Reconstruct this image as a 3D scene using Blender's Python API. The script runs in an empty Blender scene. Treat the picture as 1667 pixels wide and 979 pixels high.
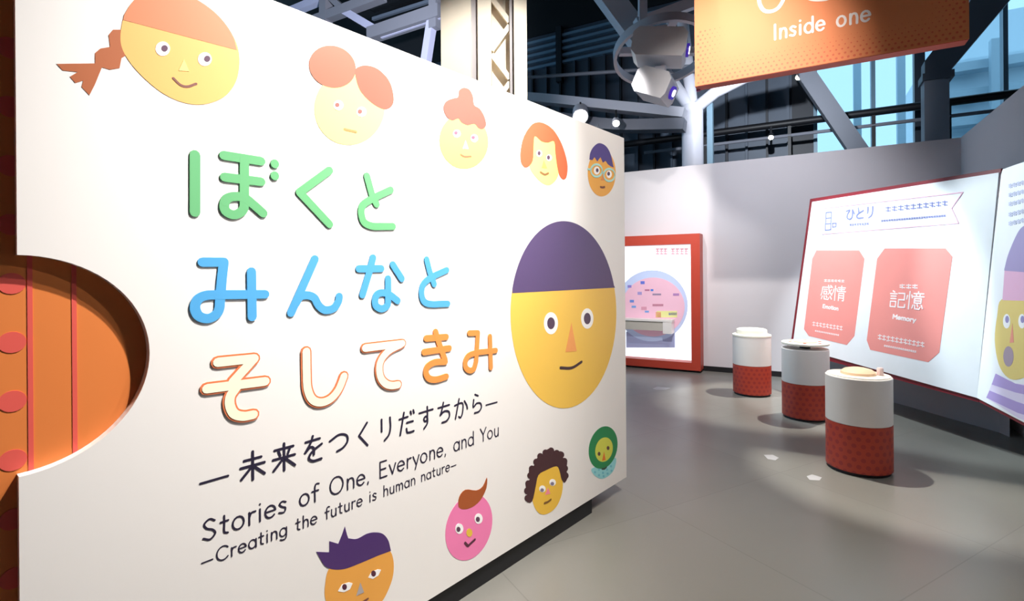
import bpy, math, random
from mathutils import Vector
random.seed(7)
R = math.radians
SC = bpy.context.scene
COL = bpy.context.collection

# ------------------------------------------------------------------ camera
F, CX, CY, SL = 841.0, 833.5, 445.0, 0.0075      # focal length in px, principal point, roll
CAM = Vector((0, 0, 1.5))
cd = bpy.data.cameras.new('camera'); cam = bpy.data.objects.new('camera', cd); COL.objects.link(cam)
cd.sensor_fit = 'HORIZONTAL'; cd.sensor_width = 36.0; cd.lens = 36.0 * F / 1667.0
cd.shift_y = -(489.5 - CY) / 1667.0
cd.clip_start = 0.02; cd.clip_end = 300
cam.location = CAM; cam.rotation_euler = (R(90), math.atan(SL), 0)
SC.camera = cam

# ------------------------------------------------------------------ world, exposure
w = bpy.data.worlds.new('world'); SC.world = w; w.use_nodes = True
bg = w.node_tree.nodes['Background']
bg.inputs[0].default_value = (0.74, 0.85, 1.0, 1); bg.inputs[1].default_value = 1.4
SC.view_settings.view_transform = 'Standard'; SC.view_settings.look = 'None'
SC.view_settings.exposure = 0.3; SC.view_settings.gamma = 1.0; SC.view_settings.use_curve_mapping = False

# ------------------------------------------------------------------ lights
def spot(name, loc, tgt, power, col=(1, .93, .84), size=60, blend=.6, rad=.05):
    l = bpy.data.lights.new(name, 'SPOT'); l.energy = power; l.color = col
    l.spot_size = R(size); l.spot_blend = blend; l.shadow_soft_size = rad
    o = bpy.data.objects.new(name, l); COL.objects.link(o); o.location = loc
    o.rotation_euler = (Vector(tgt) - Vector(loc)).to_track_quat('-Z', 'Y').to_euler()
    return o
spot('track_spot_title', (.98, 1.75, 4.45), (-.42, 2.15, 2.2), 1100, (1, .965, .93), 62, 1.0, .03)
spot('track_spot_title_side', (2.95, 2.34, 3.3), (-.35, 2.25, 2.0), 180, (1, .97, .95), 38, 1.0, .05)
spot('track_spot_title_wash', (1.6, 1.9, 4.5), (.0, 2.6, 1.0), 360, (1, .92, .84), 84, 1.0, .05)
spot('track_spot_pedestal_far', (4.4, 6.0, 4.7), (2.95, 5.85, 0), 950, (1, .96, .88), 29, .45, .03)
spot('track_spot_pedestal_near', (1.75, 4.55, 4.7), (2.85, 3.75, 0), 900, (1, .96, .88), 27, .5, .03)
spot('fill_spot_pedestal_front', (1.5, 2.2, 4.8), (2.9, 5.2, .6), 200, (.95, .96, 1), 34, 1.0, .06)  # unseen front fill, added to lift the pedestal faces
spot('track_spot_alcove', (.9, 5.5, 4.0), (2.1, 8.2, 2.4), 270, (1, .97, .94), 64, 1.0, .05)
spot('fill_spot_wall', (2.4, 4.6, 4.9), (3.6, 7.4, 2.1), 430, (.93, .93, 1), 64, 1.0, .05)  # unseen wash added as ambient light for the back wall
spot('track_spot_sign', (.7, 2.4, 4.4), (1.8, 4.45, 3.25), 640, (1, .94, .88), 50, 1.0, .05)
spot('track_spot_floor', (1.9, 1.2, 4.7), (1.2, 2.6, 0), 240, (1, .92, .82), 50, 1.0, .08)
spot('track_spot_column', (.9, 2.9, 5.0), (-.25, 5.1, 3.4), 620, (1, .96, .9), 40, .8, .05)
spot('fill_spot_truss', (-1.2, 6.0, 4.6), (-3.3, 11.2, 6.8), 2800, (.86, .89, 1), 70, 1.0, .05)  # added upward fill that lightens the roof truss, no real fitting
spot('fill_spot_beams', (-.1, 7.1, 4.4), (2.4, 9.6, 5.0), 150, (.88, .91, 1), 64, 1.0, .05)  # flood added to brighten the pale beams, source unseen
spot('fill_spot_ribs', (3.2, 6.4, 4.6), (5.6, 11.4, 4.4), 1100, (.86, .92, 1), 70, 1.0, .05)  # wide spot added so the ribbed wall comes out lighter

# ------------------------------------------------------------------ materials
def lin(c):
    return tuple(((v / 255) / 12.92 if v / 255 <= .04045 else (((v / 255) + .055) / 1.055) ** 2.4) for v in c) + (1,)
MATS = {}
def mat(name, rgb, rough=.5, spec=.4, metal=0, emit=0, ecol=None, var=.03, scale=6.0, bump=0):
    if name in MATS: return MATS[name]
    m = bpy.data.materials.new(name); m.use_nodes = True; nt = m.node_tree
    b = nt.nodes['Principled BSDF']
    c = lin(rgb)
    tc = nt.nodes.new('ShaderNodeTexCoord'); nz = nt.nodes.new('ShaderNodeTexNoise')
    nz.inputs['Scale'].default_value = scale; nz.inputs['Detail'].default_value = 4
    nt.links.new(tc.outputs['Object'], nz.inputs['Vector'])
    mx = nt.nodes.new('ShaderNodeMix'); mx.data_type = 'RGBA'
    mx.inputs[6].default_value = tuple(v * (1 - var) for v in c[:3]) + (1,)
    mx.inputs[7].default_value = tuple(min(1, v * (1 + var)) for v in c[:3]) + (1,)
    nt.links.new(nz.outputs['Fac'], mx.inputs[0]); nt.links.new(mx.outputs[2], b.inputs['Base Color'])
    b.inputs['Roughness'].default_value = rough; b.inputs['Specular IOR Level'].default_value = spec
    b.inputs['Metallic'].default_value = metal
    if emit:
        b.inputs['Emission Color'].default_value = lin(ecol or rgb); b.inputs['Emission Strength'].default_value = emit
    if bump:
        bp = nt.nodes.new('ShaderNodeBump'); bp.inputs['Strength'].default_value = bump; bp.inputs['Distance'].default_value = .01
        nt.links.new(nz.outputs['Fac'], bp.inputs['Height']); nt.links.new(bp.outputs[0], b.inputs['Normal'])
    MATS[name] = m
    return m
def ink(rgb, rough=.45):
    return mat('print_%02x%02x%02x' % rgb, rgb, rough, .5, var=.02)

def floor_material():
    m = bpy.data.materials.new('polished_floor'); m.use_nodes = True; nt = m.node_tree; b = nt.nodes['Principled BSDF']
    tc = nt.nodes.new('ShaderNodeTexCoord'); mp = nt.nodes.new('ShaderNodeMapping')
    mp.inputs['Rotation'].default_value = (0, 0, R(-29)); nt.links.new(tc.outputs['Object'], mp.inputs[0])
    br = nt.nodes.new('ShaderNodeTexBrick'); br.offset = 0; br.squash = 1
    br.inputs['Scale'].default_value = 1; br.inputs['Mortar Size'].default_value = .003
    br.inputs['Brick Width'].default_value = 1.2; br.inputs['Row Height'].default_value = 1.2
    br.inputs['Color1'].default_value = lin((126, 125, 119)); br.inputs['Color2'].default_value = lin((121, 120, 114))
    br.inputs['Mortar'].default_value = lin((112, 111, 106))
    nt.links.new(mp.outputs[0], br.inputs['Vector'])
    nz = nt.nodes.new('ShaderNodeTexNoise'); nz.inputs['Scale'].default_value = 3; nz.inputs['Detail'].default_value = 6
    nt.links.new(tc.outputs['Object'], nz.inputs['Vector'])
    rp = nt.nodes.new('ShaderNodeMapRange'); rp.inputs[3].default_value = .26; rp.inputs[4].default_value = .40
    nt.links.new(nz.outputs['Fac'], rp.inputs[0]); nt.links.new(rp.outputs[0], b.inputs['Roughness'])
    nt.links.new(br.outputs['Color'], b.inputs['Base Color']); b.inputs['Specular IOR Level'].default_value = .5
    return m

def dotted(name, base, dot, pitch_u, pitch_v, rad, cyl=0, rough=.45):
    """staggered polka dots: on a cylinder (angle, z) or on a plane (x, z) in object space"""
    m = bpy.data.materials.new(name); m.use_nodes = True; nt = m.node_tree; b = nt.nodes['Principled BSDF']
    def M(op, a, bb=None, c=None):
        n = nt.nodes.new('ShaderNodeMath'); n.operation = op
        for i, v in enumerate((a, bb, c)):
            if v is None: continue
            if isinstance(v, (int, float)): n.inputs[i].default_value = v
            else: nt.links.new(v, n.inputs[i])
        return n.outputs[0]
    tc = nt.nodes.new('ShaderNodeTexCoord'); sp = nt.nodes.new('ShaderNodeSeparateXYZ')
    nt.links.new(tc.outputs['Object'], sp.inputs[0])
    if cyl: u = M('MULTIPLY', M('ARCTAN2', sp.outputs[1], sp.outputs[0]), cyl)
    else: u = sp.outputs[0]
    v = sp.outputs[2]
    row = M('FLOOR', M('DIVIDE', v, pitch_v))
    odd = M('MULTIPLY', M('FLOORED_MODULO', row, 2), .5)
    fu = M('SUBTRACT', M('FRACT', M('ADD', M('DIVIDE', u, pitch_u), odd)), .5)
    fv = M('SUBTRACT', M('FRACT', M('DIVIDE', v, pitch_v)), .5)
    du = M('MULTIPLY', fu, pitch_u); dv = M('MULTIPLY', fv, pitch_v)
    d = M('SQRT', M('ADD', M('MULTIPLY', du, du), M('MULTIPLY', dv, dv)))
    k = M('LESS_THAN', d, rad)
    mx = nt.nodes.new('ShaderNodeMix'); mx.data_type = 'RGBA'; nt.links.new(k, mx.inputs[0])
    mx.inputs[6].default_value = lin(base); mx.inputs[7].default_value = lin(dot)
    nt.links.new(mx.outputs[2], b.inputs['Base Color']); b.inputs['Roughness'].default_value = rough
    return m

def glass_material():
    m = bpy.data.materials.new('blue_glass'); m.use_nodes = True; nt = m.node_tree
    nt.nodes.remove(nt.nodes['Principled BSDF']); out = nt.nodes['Material Output']
    t = nt.nodes.new('ShaderNodeBsdfTransparent'); t.inputs[0].default_value = (.66, .86, .95, 1)
    g = nt.nodes.new('ShaderNodeBsdfGlossy'); g.inputs['Roughness'].default_value = .03
    mx = nt.nodes.new('ShaderNodeMixShader'); mx.inputs[0].default_value = .07
    nt.links.new(t.outputs[0], mx.inputs[1]); nt.links.new(g.outputs[0], mx.inputs[2]); nt.links.new(mx.outputs[0], out.inputs[0])
    return m

WHITE = mat('white_board', (238, 234, 230), .45, .5, var=.01)
WALL = mat('grey_white_wall', (205, 202, 206), .7, .25, var=.02, scale=2)
DARK = mat('dark_metal', (30, 31, 36), .6)
BLACK = mat('black_kick', (20, 20, 24), .5)
STEEL = mat('pale_painted_steel', (196, 196, 206), .5)
GSTEEL = mat('grey_steel', (120, 122, 132), .55)
CREAM = mat('cream_painted_steel', (236, 226, 208), .55)
RED = mat('red_lacquer', (182, 64, 46), .45)
DRED = mat('dark_red_cover', (120, 26, 36), .5)

# ------------------------------------------------------------------ geometry helpers
def ray(px, py):
    dx, dy = px - CX, py - CY
    return Vector(((dx - SL * dy) / F, 1.0, -(SL * dx + dy) / F))
class Board:
    """a flat surface standing in the room: origin, right, up, outward normal"""
    def __init__(s, O, U, V, N): s.O, s.U, s.V, s.N = Vector(O), Vector(U).normalized(), Vector(V).normalized(), Vector(N).normalized()
    def pix(s, px, py):
        d = ray(px, py); t = (s.O - CAM).dot(s.N) / d.dot(s.N); p = CAM + d * t - s.O
        return (p.dot(s.U), p.dot(s.V))
    def at(s, a, b, d=0): return s.O + s.U * a + s.V * b + s.N * d
    def W(s, px, py, d=0): a, b = s.pix(px, py); return s.at(a, b, d)
def crop(x0, y0, sc):
    return lambda pts: [(x0 + x / sc, y0 + y / sc) for x, y in pts]

class MB:
    def __init__(s): s.v = []; s.f = []; s.smooth = False
    def add(s, vs, fs):
        n = len(s.v); s.v += [tuple(v) for v in vs]; s.f += [tuple(i + n for i in f) for f in fs]; return s
    def hexa(s, p):      # p: four bottom, four top
        return s.add(p, [(3, 2, 1, 0), (4, 5, 6, 7), (0, 1, 5, 4), (1, 2, 6, 5), (2, 3, 7, 6), (3, 0, 4, 7)])
    def box(s, lo, hi):
        x0, y0, z0 = lo; x1, y1, z1 = hi
        return s.hexa([(x0, y0, z0), (x1, y0, z0), (x1, y1, z0), (x0, y1, z0), (x0, y0, z1), (x1, y0, z1), (x1, y1, z1), (x0, y1, z1)])
    def bbox(s, B, a0, a1, b0, b1, d0, d1):   # box in board coordinates
        return s.hexa([B.at(a0, b0, d1), B.at(a0, b0, d0), B.at(a1, b0, d0), B.at(a1, b0, d1),
                       B.at(a0, b1, d1), B.at(a0, b1, d0), B.at(a1, b1, d0), B.at(a1, b1, d1)])
    def prism(s, B, poly, d0, d1):
        ar = sum(poly[i - 1][0] * poly[i][1] - poly[i][0] * poly[i - 1][1] for i in range(len(poly)))
        if ar < 0: poly = poly[::-1]
        n = len(poly)
        vs = [B.at(a, b, d0) for a, b in poly] + [B.at(a, b, d1) for a, b in poly]
        fs = [tuple(range(n, 2 * n)), tuple(range(n - 1, -1, -1))] + [(i, (i + 1) % n, n + (i + 1) % n, n + i) for i in range(n)]
        return s.add(vs, fs)
    def plan(s, poly, z0, z1):     # vertical prism over a plan outline
        B = Board((0, 0, 0), (1, 0, 0), (0, 1, 0), (0, 0, 1)); return s.prism(B, poly, z0, z1)
    def bar(s, p, q, w, h=None, up=(0, 0, 1)):
        p, q = Vector(p), Vector(q); h = h or w; d = (q - p).normalized(); x = d.cross(Vector(up))
        if x.length < 1e-4: x = Vector((1, 0, 0))
        x.normalize(); y = x.cross(d).normalized(); x *= w / 2; y *= h / 2
        return s.hexa([p - x - y, p + x - y, p + x + y, p - x + y, q - x - y, q + x - y, q + x + y, q - x + y])
    def tube(s, pts, r, n=12, cap=True):
        pts = [Vector(p) for p in pts]; s.smooth = True; base = len(s.v); m = len(pts)
        for i, p in enumerate(pts):
            d = (pts[min(i + 1, m - 1)] - pts[max(i - 1, 0)]).normalized()
            x = d.cross(Vector((0, 0, 1)));  x = Vector((1, 0, 0)) if x.length < 1e-3 else x.normalized()
            y = d.cross(x).normalized(); rr = r[i] if isinstance(r, (list, tuple)) else r
            for k in range(n):
                a = 2 * math.pi * k / n; s.v.append(tuple(p + (x * math.cos(a) + y * math.sin(a)) * rr))
        for i in range(m - 1):
            for k in range(n):
                a = base + i * n + k; b = base + i * n + (k + 1) % n; s.f.append((a, b, b + n, a + n))
        if cap:
            s.f.append(tuple(base + k for k in range(n))); s.f.append(tuple(base + (m - 1) * n + k for k in range(n - 1, -1, -1)))
        return s
    def lathe(s, prof, n=40):      # prof: (radius, z) about the origin
        s.smooth = True; base = len(s.v); m = len(prof)
        for r, z in prof:
            for k in range(n):
                a = 2 * math.pi * k / n; s.v.append((r * math.cos(a), r * math.sin(a), z))
        for i in range(m - 1):
            for k in range(n):
                a = base + i * n + k; b = base + i * n + (k + 1) % n; s.f.append((a, b, b + n, a + n))
        if prof[0][0] > 1e-5: s.f.append(tuple(base + k for k in range(n - 1, -1, -1)))
        if prof[-1][0] > 1e-5: s.f.append(tuple(base + (m - 1) * n + k for k in range(n)))
        return s
    def ribbon(s, B, pts, r, d0, d1, ncap=5):
        pts = [Vector(p) for p in pts]; m = len(pts); L = []; Rr = []
        if m == 1: pts = [pts[0], pts[0] + Vector((1e-4, 0))]; m = 2
        for i in range(m):
            t = (pts[min(i + 1, m - 1)] - pts[max(i - 1, 0)])
            if t.length < 1e-9: t = Vector((1, 0))
            t.normalize(); nn = Vector((-t.y, t.x)); L.append(pts[i] + nn * r); Rr.append(pts[i] - nn * r)
        def cap(c, frm):      # half circle from angle frm, clockwise
            return [c + Vector((math.cos(frm - math.pi * k / ncap), math.sin(frm - math.pi * k / ncap))) * r for k in range(1, ncap)]
        te = (pts[-1] - pts[-2]); ts = (pts[1] - pts[0])
        ce = cap(pts[-1], math.atan2(te.x, -te.y)); cs = cap(pts[0], math.atan2(-ts.x, ts.y))
        ring = L + ce + Rr[::-1] + cs; n = len(ring)
        vs = [B.at(p.x, p.y, d1) for p in ring] + [B.at(p.x, p.y, d0) for p in ring]
        nl = len(L); nc = len(ce); fs = []
        for i in range(m - 1): fs.append((i, 2 * nl + nc - 1 - i, 2 * nl + nc - 2 - i, i + 1))
        fs.append((nl - 1, nl + nc) + tuple(range(nl + nc - 1, nl - 1, -1)))
        fs.append((2 * nl + nc - 1, 0) + tuple(range(n - 1, 2 * nl + nc - 1, -1)))
        if d1 - d0 > 2e-3:
            for i in range(n): fs.append((i, (i + 1) % n, n + (i + 1) % n, n + i))
            return s.add(vs, fs)
        return s.add(vs[:n], fs)
    def build(s, name, material, parent=None, loc=None, label=None, flat=False):
        off = Vector(parent['_loc']) if parent is not None and '_loc' in parent else Vector(loc or (0, 0, 0))
        me = bpy.data.meshes.new(name)
        me.from_pydata([tuple(Vector(v) - off) for v in s.v], [], s.f); me.update()
        if s.smooth and not flat:
            me.polygons.foreach_set('use_smooth', [True] * len(me.polygons)); me.set_sharp_from_angle(angle=R(40))
        me.materials.append(material)
        o = bpy.data.objects.new(name, me); COL.objects.link(o)
        if parent is not None:
            o.parent = parent
            if '_loc' in parent: o['_loc'] = parent['_loc']
        elif loc is not None: o.location = loc; o['_loc'] = list(loc)
        if label: o['label'] = label
        return o
def thing(name, label, cat, loc=(0, 0, 0), group=None, kind=None):
    o = bpy.data.objects.new(name, None); COL.objects.link(o); o.location = loc; o['_loc'] = list(loc)
    o.empty_display_size = .1
    if kind: o['kind'] = kind
    if label: o['label'] = label
    if cat: o['category'] = cat
    if group: o['group'] = group
    return o
def tag(o, label, cat, group=None):
    o['label'] = label; o['category'] = cat
    if group: o['group'] = group
    return o
def struct(o, label=None):
    o['kind'] = 'structure'
    if label: o['label'] = label
    return o

def spline(pts, n=6):
    if len(pts) < 3: return pts
    P = [Vector(p) for p in pts]; P = [P[0] * 2 - P[1]] + P + [P[-1] * 2 - P[-2]]; out = []
    for i in range(1, len(P) - 2):
        for k in range(n):
            t = k / n; a, b, c, d = P[i - 1:i + 3]
            out.append(.5 * ((2 * b) + (c - a) * t + (2 * a - 5 * b + 4 * c - d) * t * t + (3 * b - a - 3 * c + d) * t ** 3))
    out.append(P[-2]); return [tuple(p) for p in out]
def ellipse(cx, cy, rx, ry, rot=0, n=44, ry2=None):
    out = []; c, s_ = math.cos(R(rot)), math.sin(R(rot))
    for k in range(n):
        a = 2 * math.pi * k / n; x = rx * math.cos(a); y = math.sin(a); y *= ry if y < 0 else (ry2 or ry)
        out.append((cx + x * c - y * s_, cy + x * s_ + y * c))
    return out
def closed(pts, n=4):
    P = [Vector(p) for p in pts]; m = len(P); out = []
    for i in range(m):
        a, b, c, d = P[i - 1], P[i], P[(i + 1) % m], P[(i + 2) % m]
        for k in range(n):
            t = k / n; out.append(tuple(.5 * ((2 * b) + (c - a) * t + (2 * a - 5 * b + 4 * c - d) * t * t + (3 * b - a - 3 * c + d) * t ** 3)))
    return out

# ------------------------------------------------------------------ stroke lettering: 'l' straight pieces, 'c' smooth curve; y up
G = {}
def g(ch, adv, *st): G[ch] = (adv, st)
def O_(cx, cy, rx, ry, a0=0, a1=360, n=14):
    return [(cx + rx * math.cos(R(a0 + (a1 - a0) * k / n)), cy + ry * math.sin(R(a0 + (a1 - a0) * k / n))) for k in range(n + 1)]
g(' ', .5)
g('S', .72, ('c', [(.54, .86), (.32, 1), (.09, .82), (.2, .58), (.44, .44), (.56, .22), (.34, 0), (.05, .14)]))
g('t', .5, ('c', [(.2, .92), (.2, .5), (.2, .12), (.36, .02)]), ('l', [(.04, .64), (.38, .64)]))
g('o', .68, ('p', O_(.3, .32, .26, .32)))
g('r', .48, ('l', [(.1, .64), (.1, 0)]), ('c', [(.1, .38), (.2, .6), (.4, .62)]))
g('i', .28, ('l', [(.1, .64), (.1, 0)]), ('l', [(.1, .9), (.1, .91)]))
g('e', .66, ('l', [(.05, .34), (.55, .34)]), ('p', O_(.3, .32, .26, .32, 4, 318)))
g('s', .54, ('c', [(.4, .56), (.22, .64), (.07, .52), (.2, .36), (.38, .24), (.3, .03), (.04, .08)]))
g('f', .46, ('c', [(.42, .96), (.28, .98), (.18, .8), (.18, 0)]), ('l', [(.02, .6), (.38, .6)]))
g('O', 1.0, ('p', O_(.45, .5, .4, .5, 0, 360, 20)))
g('n', .64, ('l', [(.1, .64), (.1, 0)]), ('c', [(.1, .36), (.2, .6), (.4, .62), (.5, .42), (.5, 0)]))
g(',', .26, ('l', [(.1, .03), (.06, -.1)]))
g('E', .7, ('l', [(.56, 1), (.1, 1), (.1, 0), (.58, 0)]), ('l', [(.1, .52), (.5, .52)]))
g('v', .58, ('l', [(.04, .64), (.27, 0), (.5, .64)]))
g('y', .58, ('l', [(.04, .64), (.28, .06)]), ('l', [(.52, .64), (.2, -.26)]))
g('a', .68, ('p', O_(.3, .32, .26, .32)), ('l', [(.56, .64), (.56, 0)]))
g('d', .68, ('p', O_(.3, .32, .26, .32)), ('l', [(.56, 1), (.56, 0)]))
g('Y', .72, ('l', [(.03, 1), (.33, .5), (.63, 1)]), ('l', [(.33, .5), (.33, 0)]))
g('u', .64, ('c', [(.1, .64), (.1, .2), (.22, .01), (.4, .04), (.5, .28)]), ('l', [(.5, .64), (.5, 0)]))
g('C', .9, ('p', O_(.48, .5, .42, .5, 42, 318, 18)))
g('g', .68, ('p', O_(.3, .32, .26, .32)), ('c', [(.56, .64), (.56, .1), (.5, -.22), (.28, -.28), (.08, -.2)]))
g('h', .64, ('l', [(.1, 1), (.1, 0)]), ('c', [(.1, .36), (.2, .6), (.4, .62), (.5, .42), (.5, 0)]))
g('m', .96, ('l', [(.1, .64), (.1, 0)]), ('c', [(.1, .38), (.18, .6), (.34, .62), (.44, .42), (.44, 0)]), ('c', [(.44, .38), (.54, .6), (.7, .62), (.8, .42), (.8, 0)]))
g('I', .3, ('l', [(.12, 1), (.12, 0)]))
g('M', .95, ('l', [(.1, 0), (.1, 1), (.45, .4), (.8, 1), (.8, 0)]))
g('-', .9, ('l', [(.06, .34), (.74, .34)]))
g('―', 1.0, ('l', [(-.05, .48), (1.0, .48)]))
g('未', 1, ('l', [(.2, .72), (.8, .72)]), ('l', [(.08, .5), (.92, .5)]), ('l', [(.5, .97), (.5, .02)]), ('l', [(.48, .48), (.1, .12)]), ('l', [(.52, .48), (.92, .12)]))
g('来', 1, ('l', [(.14, .8), (.86, .8)]), ('l', [(.08, .48), (.92, .48)]), ('l', [(.5, .97), (.5, .02)]), ('l', [(.29, .73), (.35, .57)]), ('l', [(.71, .73), (.64, .57)]), ('l', [(.48, .46), (.1, .1)]), ('l', [(.52, .46), (.92, .1)]))
g('を', 1, ('l', [(.2, .8), (.8, .82)]), ('c', [(.5, .97), (.42, .75), (.18, .42)]), ('c', [(.18, .42), (.4, .58), (.54, .5), (.54, .28)]), ('c', [(.88, .6), (.5, .42), (.33, .2), (.5, .05), (.86, .05)]))
g('つ', 1, ('c', [(.08, .6), (.5, .76), (.84, .66), (.88, .42), (.68, .22), (.4, .14)]))
g('く', 1, ('l', [(.68, .95), (.28, .5), (.7, .03)]))
g('り', 1, ('l', [(.27, .92), (.27, .42)]), ('c', [(.72, .92), (.74, .5), (.65, .2), (.42, .02)]))
g('だ', 1, ('l', [(.08, .72), (.56, .75)]), ('l', [(.34, .97), (.12, .04)]), ('l', [(.5, .5), (.86, .5)]), ('c', [(.48, .25), (.52, .08), (.7, .05), (.9, .06)]), ('l', [(.72, .95), (.76, .83)]), ('l', [(.88, .98), (.92, .86)]))
g('す', 1, ('l', [(.08, .76), (.92, .79)]), ('c', [(.57, .97), (.58, .6), (.55, .38), (.42, .34), (.36, .46), (.47, .55), (.58, .44), (.55, .2), (.36, .02)]))
g('ち', 1, ('l', [(.1, .77), (.84, .79)]), ('c', [(.45, .97), (.35, .65), (.24, .42)]), ('c', [(.24, .42), (.5, .55), (.8, .48), (.84, .25), (.65, .08), (.35, .05)]))
g('か', 1, ('c', [(.06, .68), (.5, .73), (.64, .6), (.58, .2), (.45, .04), (.33, .1)]), ('l', [(.36, .95), (.1, .05)]), ('c', [(.74, .78), (.9, .55), (.95, .38)]))
g('ら', 1, ('l', [(.36, .96), (.6, .86)]), ('c', [(.26, .72), (.22, .36), (.48, .5), (.76, .46), (.84, .25), (.65, .07), (.32, .05)]))
g('ひ', 1, ('c', [(.06, .8), (.4, .86), (.2, .5), (.2, .2), (.45, .05), (.7, .2), (.73, .6), (.7, .86), (.93, .48)]))
g('と', 1, ('l', [(.3, .95), (.4, .52)]), ('c', [(.82, .68), (.4, .5), (.2, .28), (.35, .08), (.84, .07)]))
g('記', 1, ('l', [(.18, .98), (.28, .92)]), ('l', [(.03, .82), (.45, .82)]), ('l', [(.08, .68), (.4, .68)]), ('l', [(.08, .54), (.4, .54)]), ('l', [(.08, .38), (.4, .38), (.4, .08), (.08, .08), (.08, .38)]), ('l', [(.54, .86), (.9, .86), (.9, .5), (.57, .5), (.57, .08), (.95, .08), (.95, .24)]))
g('憶', 1, ('l', [(.18, .98), (.18, .02)]), ('l', [(.06, .76), (.03, .56)]), ('l', [(.3, .8), (.34, .64)]), ('l', [(.66, .99), (.66, .9)]), ('l', [(.42, .88), (.95, .88)]), ('l', [(.55, .84), (.58, .75)]), ('l', [(.78, .84), (.74, .75)]), ('l', [(.37, .72), (.98, .72)]), ('l', [(.48, .61), (.85, .61), (.85, .36), (.48, .36), (.48, .61)]), ('l', [(.48, .485), (.85, .485)]), ('l', [(.42, .25), (.38, .08)]), ('l', [(.52, .25), (.54, .05), (.78, .04), (.82, .14)]), ('l', [(.66, .28), (.7, .18)]), ('l', [(.88, .26), (.96, .1)]))
g('感', 1, ('l', [(.12, .86), (.94, .86)]), ('l', [(.12, .86), (.1, .5), (.02, .3)]), ('l', [(.24, .71), (.52, .71)]), ('l', [(.26, .58), (.5, .58), (.5, .4), (.26, .4), (.26, .58)]), ('l', [(.6, .99), (.7, .6), (.92, .33), (.97, .48)]), ('l', [(.88, .7), (.62, .38)]), ('l', [(.78, .98), (.87, .92)]), ('l', [(.15, .24), (.08, .05)]), ('l', [(.3, .26), (.32, .05), (.65, .03), (.7, .15)]), ('l', [(.48, .27), (.54, .16)]), ('l', [(.8, .25), (.92, .08)]))
g('情', 1, ('l', [(.18, .98), (.18, .02)]), ('l', [(.06, .76), (.03, .56)]), ('l', [(.3, .8), (.34, .64)]), ('l', [(.42, .87), (.95, .87)]), ('l', [(.46, .75), (.9, .75)]), ('l', [(.37, .62), (.99, .62)]), ('l', [(.67, .98), (.67, .62)]), ('l', [(.48, .02), (.48, .5), (.87, .5), (.87, .03), (.78, .03)]), ('l', [(.48, .35), (.87, .35)]), ('l', [(.48, .2), (.87, .2)]))

def strokes(mb, B, st, fn, r, d0, d1):
    e = 0.0                                   # each stroke a hair prouder than the last, so none share a plane
    for kind, pts in st:
        if kind in 'cp':                      # a loop may cross itself: its two halves lie at their own height
            q = [fn(p) for p in (spline(pts) if kind == 'c' else pts)]; h = len(q) // 2
            for part in (q[:h + 1], q[h:]): mb.ribbon(B, part, r, d0, d1 + e); e += .00012
        else:
            for a, b in zip(pts, pts[1:]): mb.ribbon(B, [fn(a), fn(b)], r, d0, d1 + e); e += .00012
def width(txt, gap=0): return sum(G[c][0] + gap for c in txt) - gap
def write(B, txt, a0, b0, size, r, d0, d1, xs, gap, name, m, parent):
    a = a0
    for c in txt:
        adv, st = G[c]
        if st:
            mb = MB(); strokes(mb, B, st, lambda p: (a + p[0] * size * xs, b0 + p[1] * size), r, d0, d1); mb.build(name, m, parent)
        a += (adv + gap) * size * xs

# ================================================================== the room
HD = Vector((.873, -.4876, 0)).normalized()              # along the back wall, to the right
HN = Vector((-HD.y, HD.x, 0)); HN = -HN if HN.dot(Vector((0, 1, 0))) > 0 else HN    # back wall's face, towards the viewer
def wall_board(dist):                                     # vertical plane parallel to the back wall
    return Board(-HN * dist, HD, (0, 0, 1), HN)
WB = wall_board(8.254)
WH = 3.13
corner = Vector((5.54, 6.36, 0)); aC = (corner - WB.O).dot(HD)

mb = MB(); mb.box((-16, -8, -.1), (18, 24, 0))
struct(mb.build('floor', floor_material()), 'polished grey floor of the exhibition hall')
mb = MB(); mb.bbox(WB, -7, aC + .12, 0, WH, -.12, 0)
struct(mb.build('wall_back', WALL), 'low grey-white partition wall at the back')
RB = Board(corner, -HN, (0, 0, 1), -HD)                    # right wall, running away from the viewer
mb = MB(); mb.bbox(RB, -6.5, 0, 0, WH, -.12, 0)
struct(mb.build('wall_right', WALL), 'grey-white partition wall on the right')
mb = MB(); mb.bbox(WB, -7, aC - .012, 0, .075, 0, .012)
struct(mb.build('baseboard_back', BLACK), 'thin black baseboard along the back wall')

# ---- hall enclosure far behind: dark ribbed wall, clerestory louvres, glass facade, roof
FB = wall_board(13.0); HALL_H = 10.5
fa = lambda px: FB.pix(px, 300)[0]
hw = thing('wall_hall', 'dark ribbed metal wall of the hall behind the partition', None, FB.at(fa(1000), 0), kind='structure')
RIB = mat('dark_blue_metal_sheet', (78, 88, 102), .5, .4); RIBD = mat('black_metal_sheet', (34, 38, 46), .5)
mb = MB(); mb.bbox(FB, -16, fa(1290), 0, HALL_H, -.2, 0); mb.build('sheet', RIB, hw)
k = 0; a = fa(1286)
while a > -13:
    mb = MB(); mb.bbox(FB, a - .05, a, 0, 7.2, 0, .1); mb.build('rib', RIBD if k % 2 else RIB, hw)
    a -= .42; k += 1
mb = MB(); mb.bbox(FB, fa(1290), fa(1328), 0, HALL_H, -.2, .04); mb.build('black_panel', RIBD, hw)
LV = mat('teal_louvre', (126, 156, 180), .4)
zt = FB.pix(860, 72)[1]
for k in range(5):
    mb = MB(); mb.bbox(FB, -12, fa(1110), zt - .07 - k * .18, zt - k * .18, 0, .12); mb.build('louvre', LV, hw)
mb = MB(); mb.bbox(FB, -16, fa(1290), zt + .15, HALL_H, 0, .03); mb.build('upper_sheet', mat('upper_black_sheet', (20, 21, 26), .7), hw)
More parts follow.
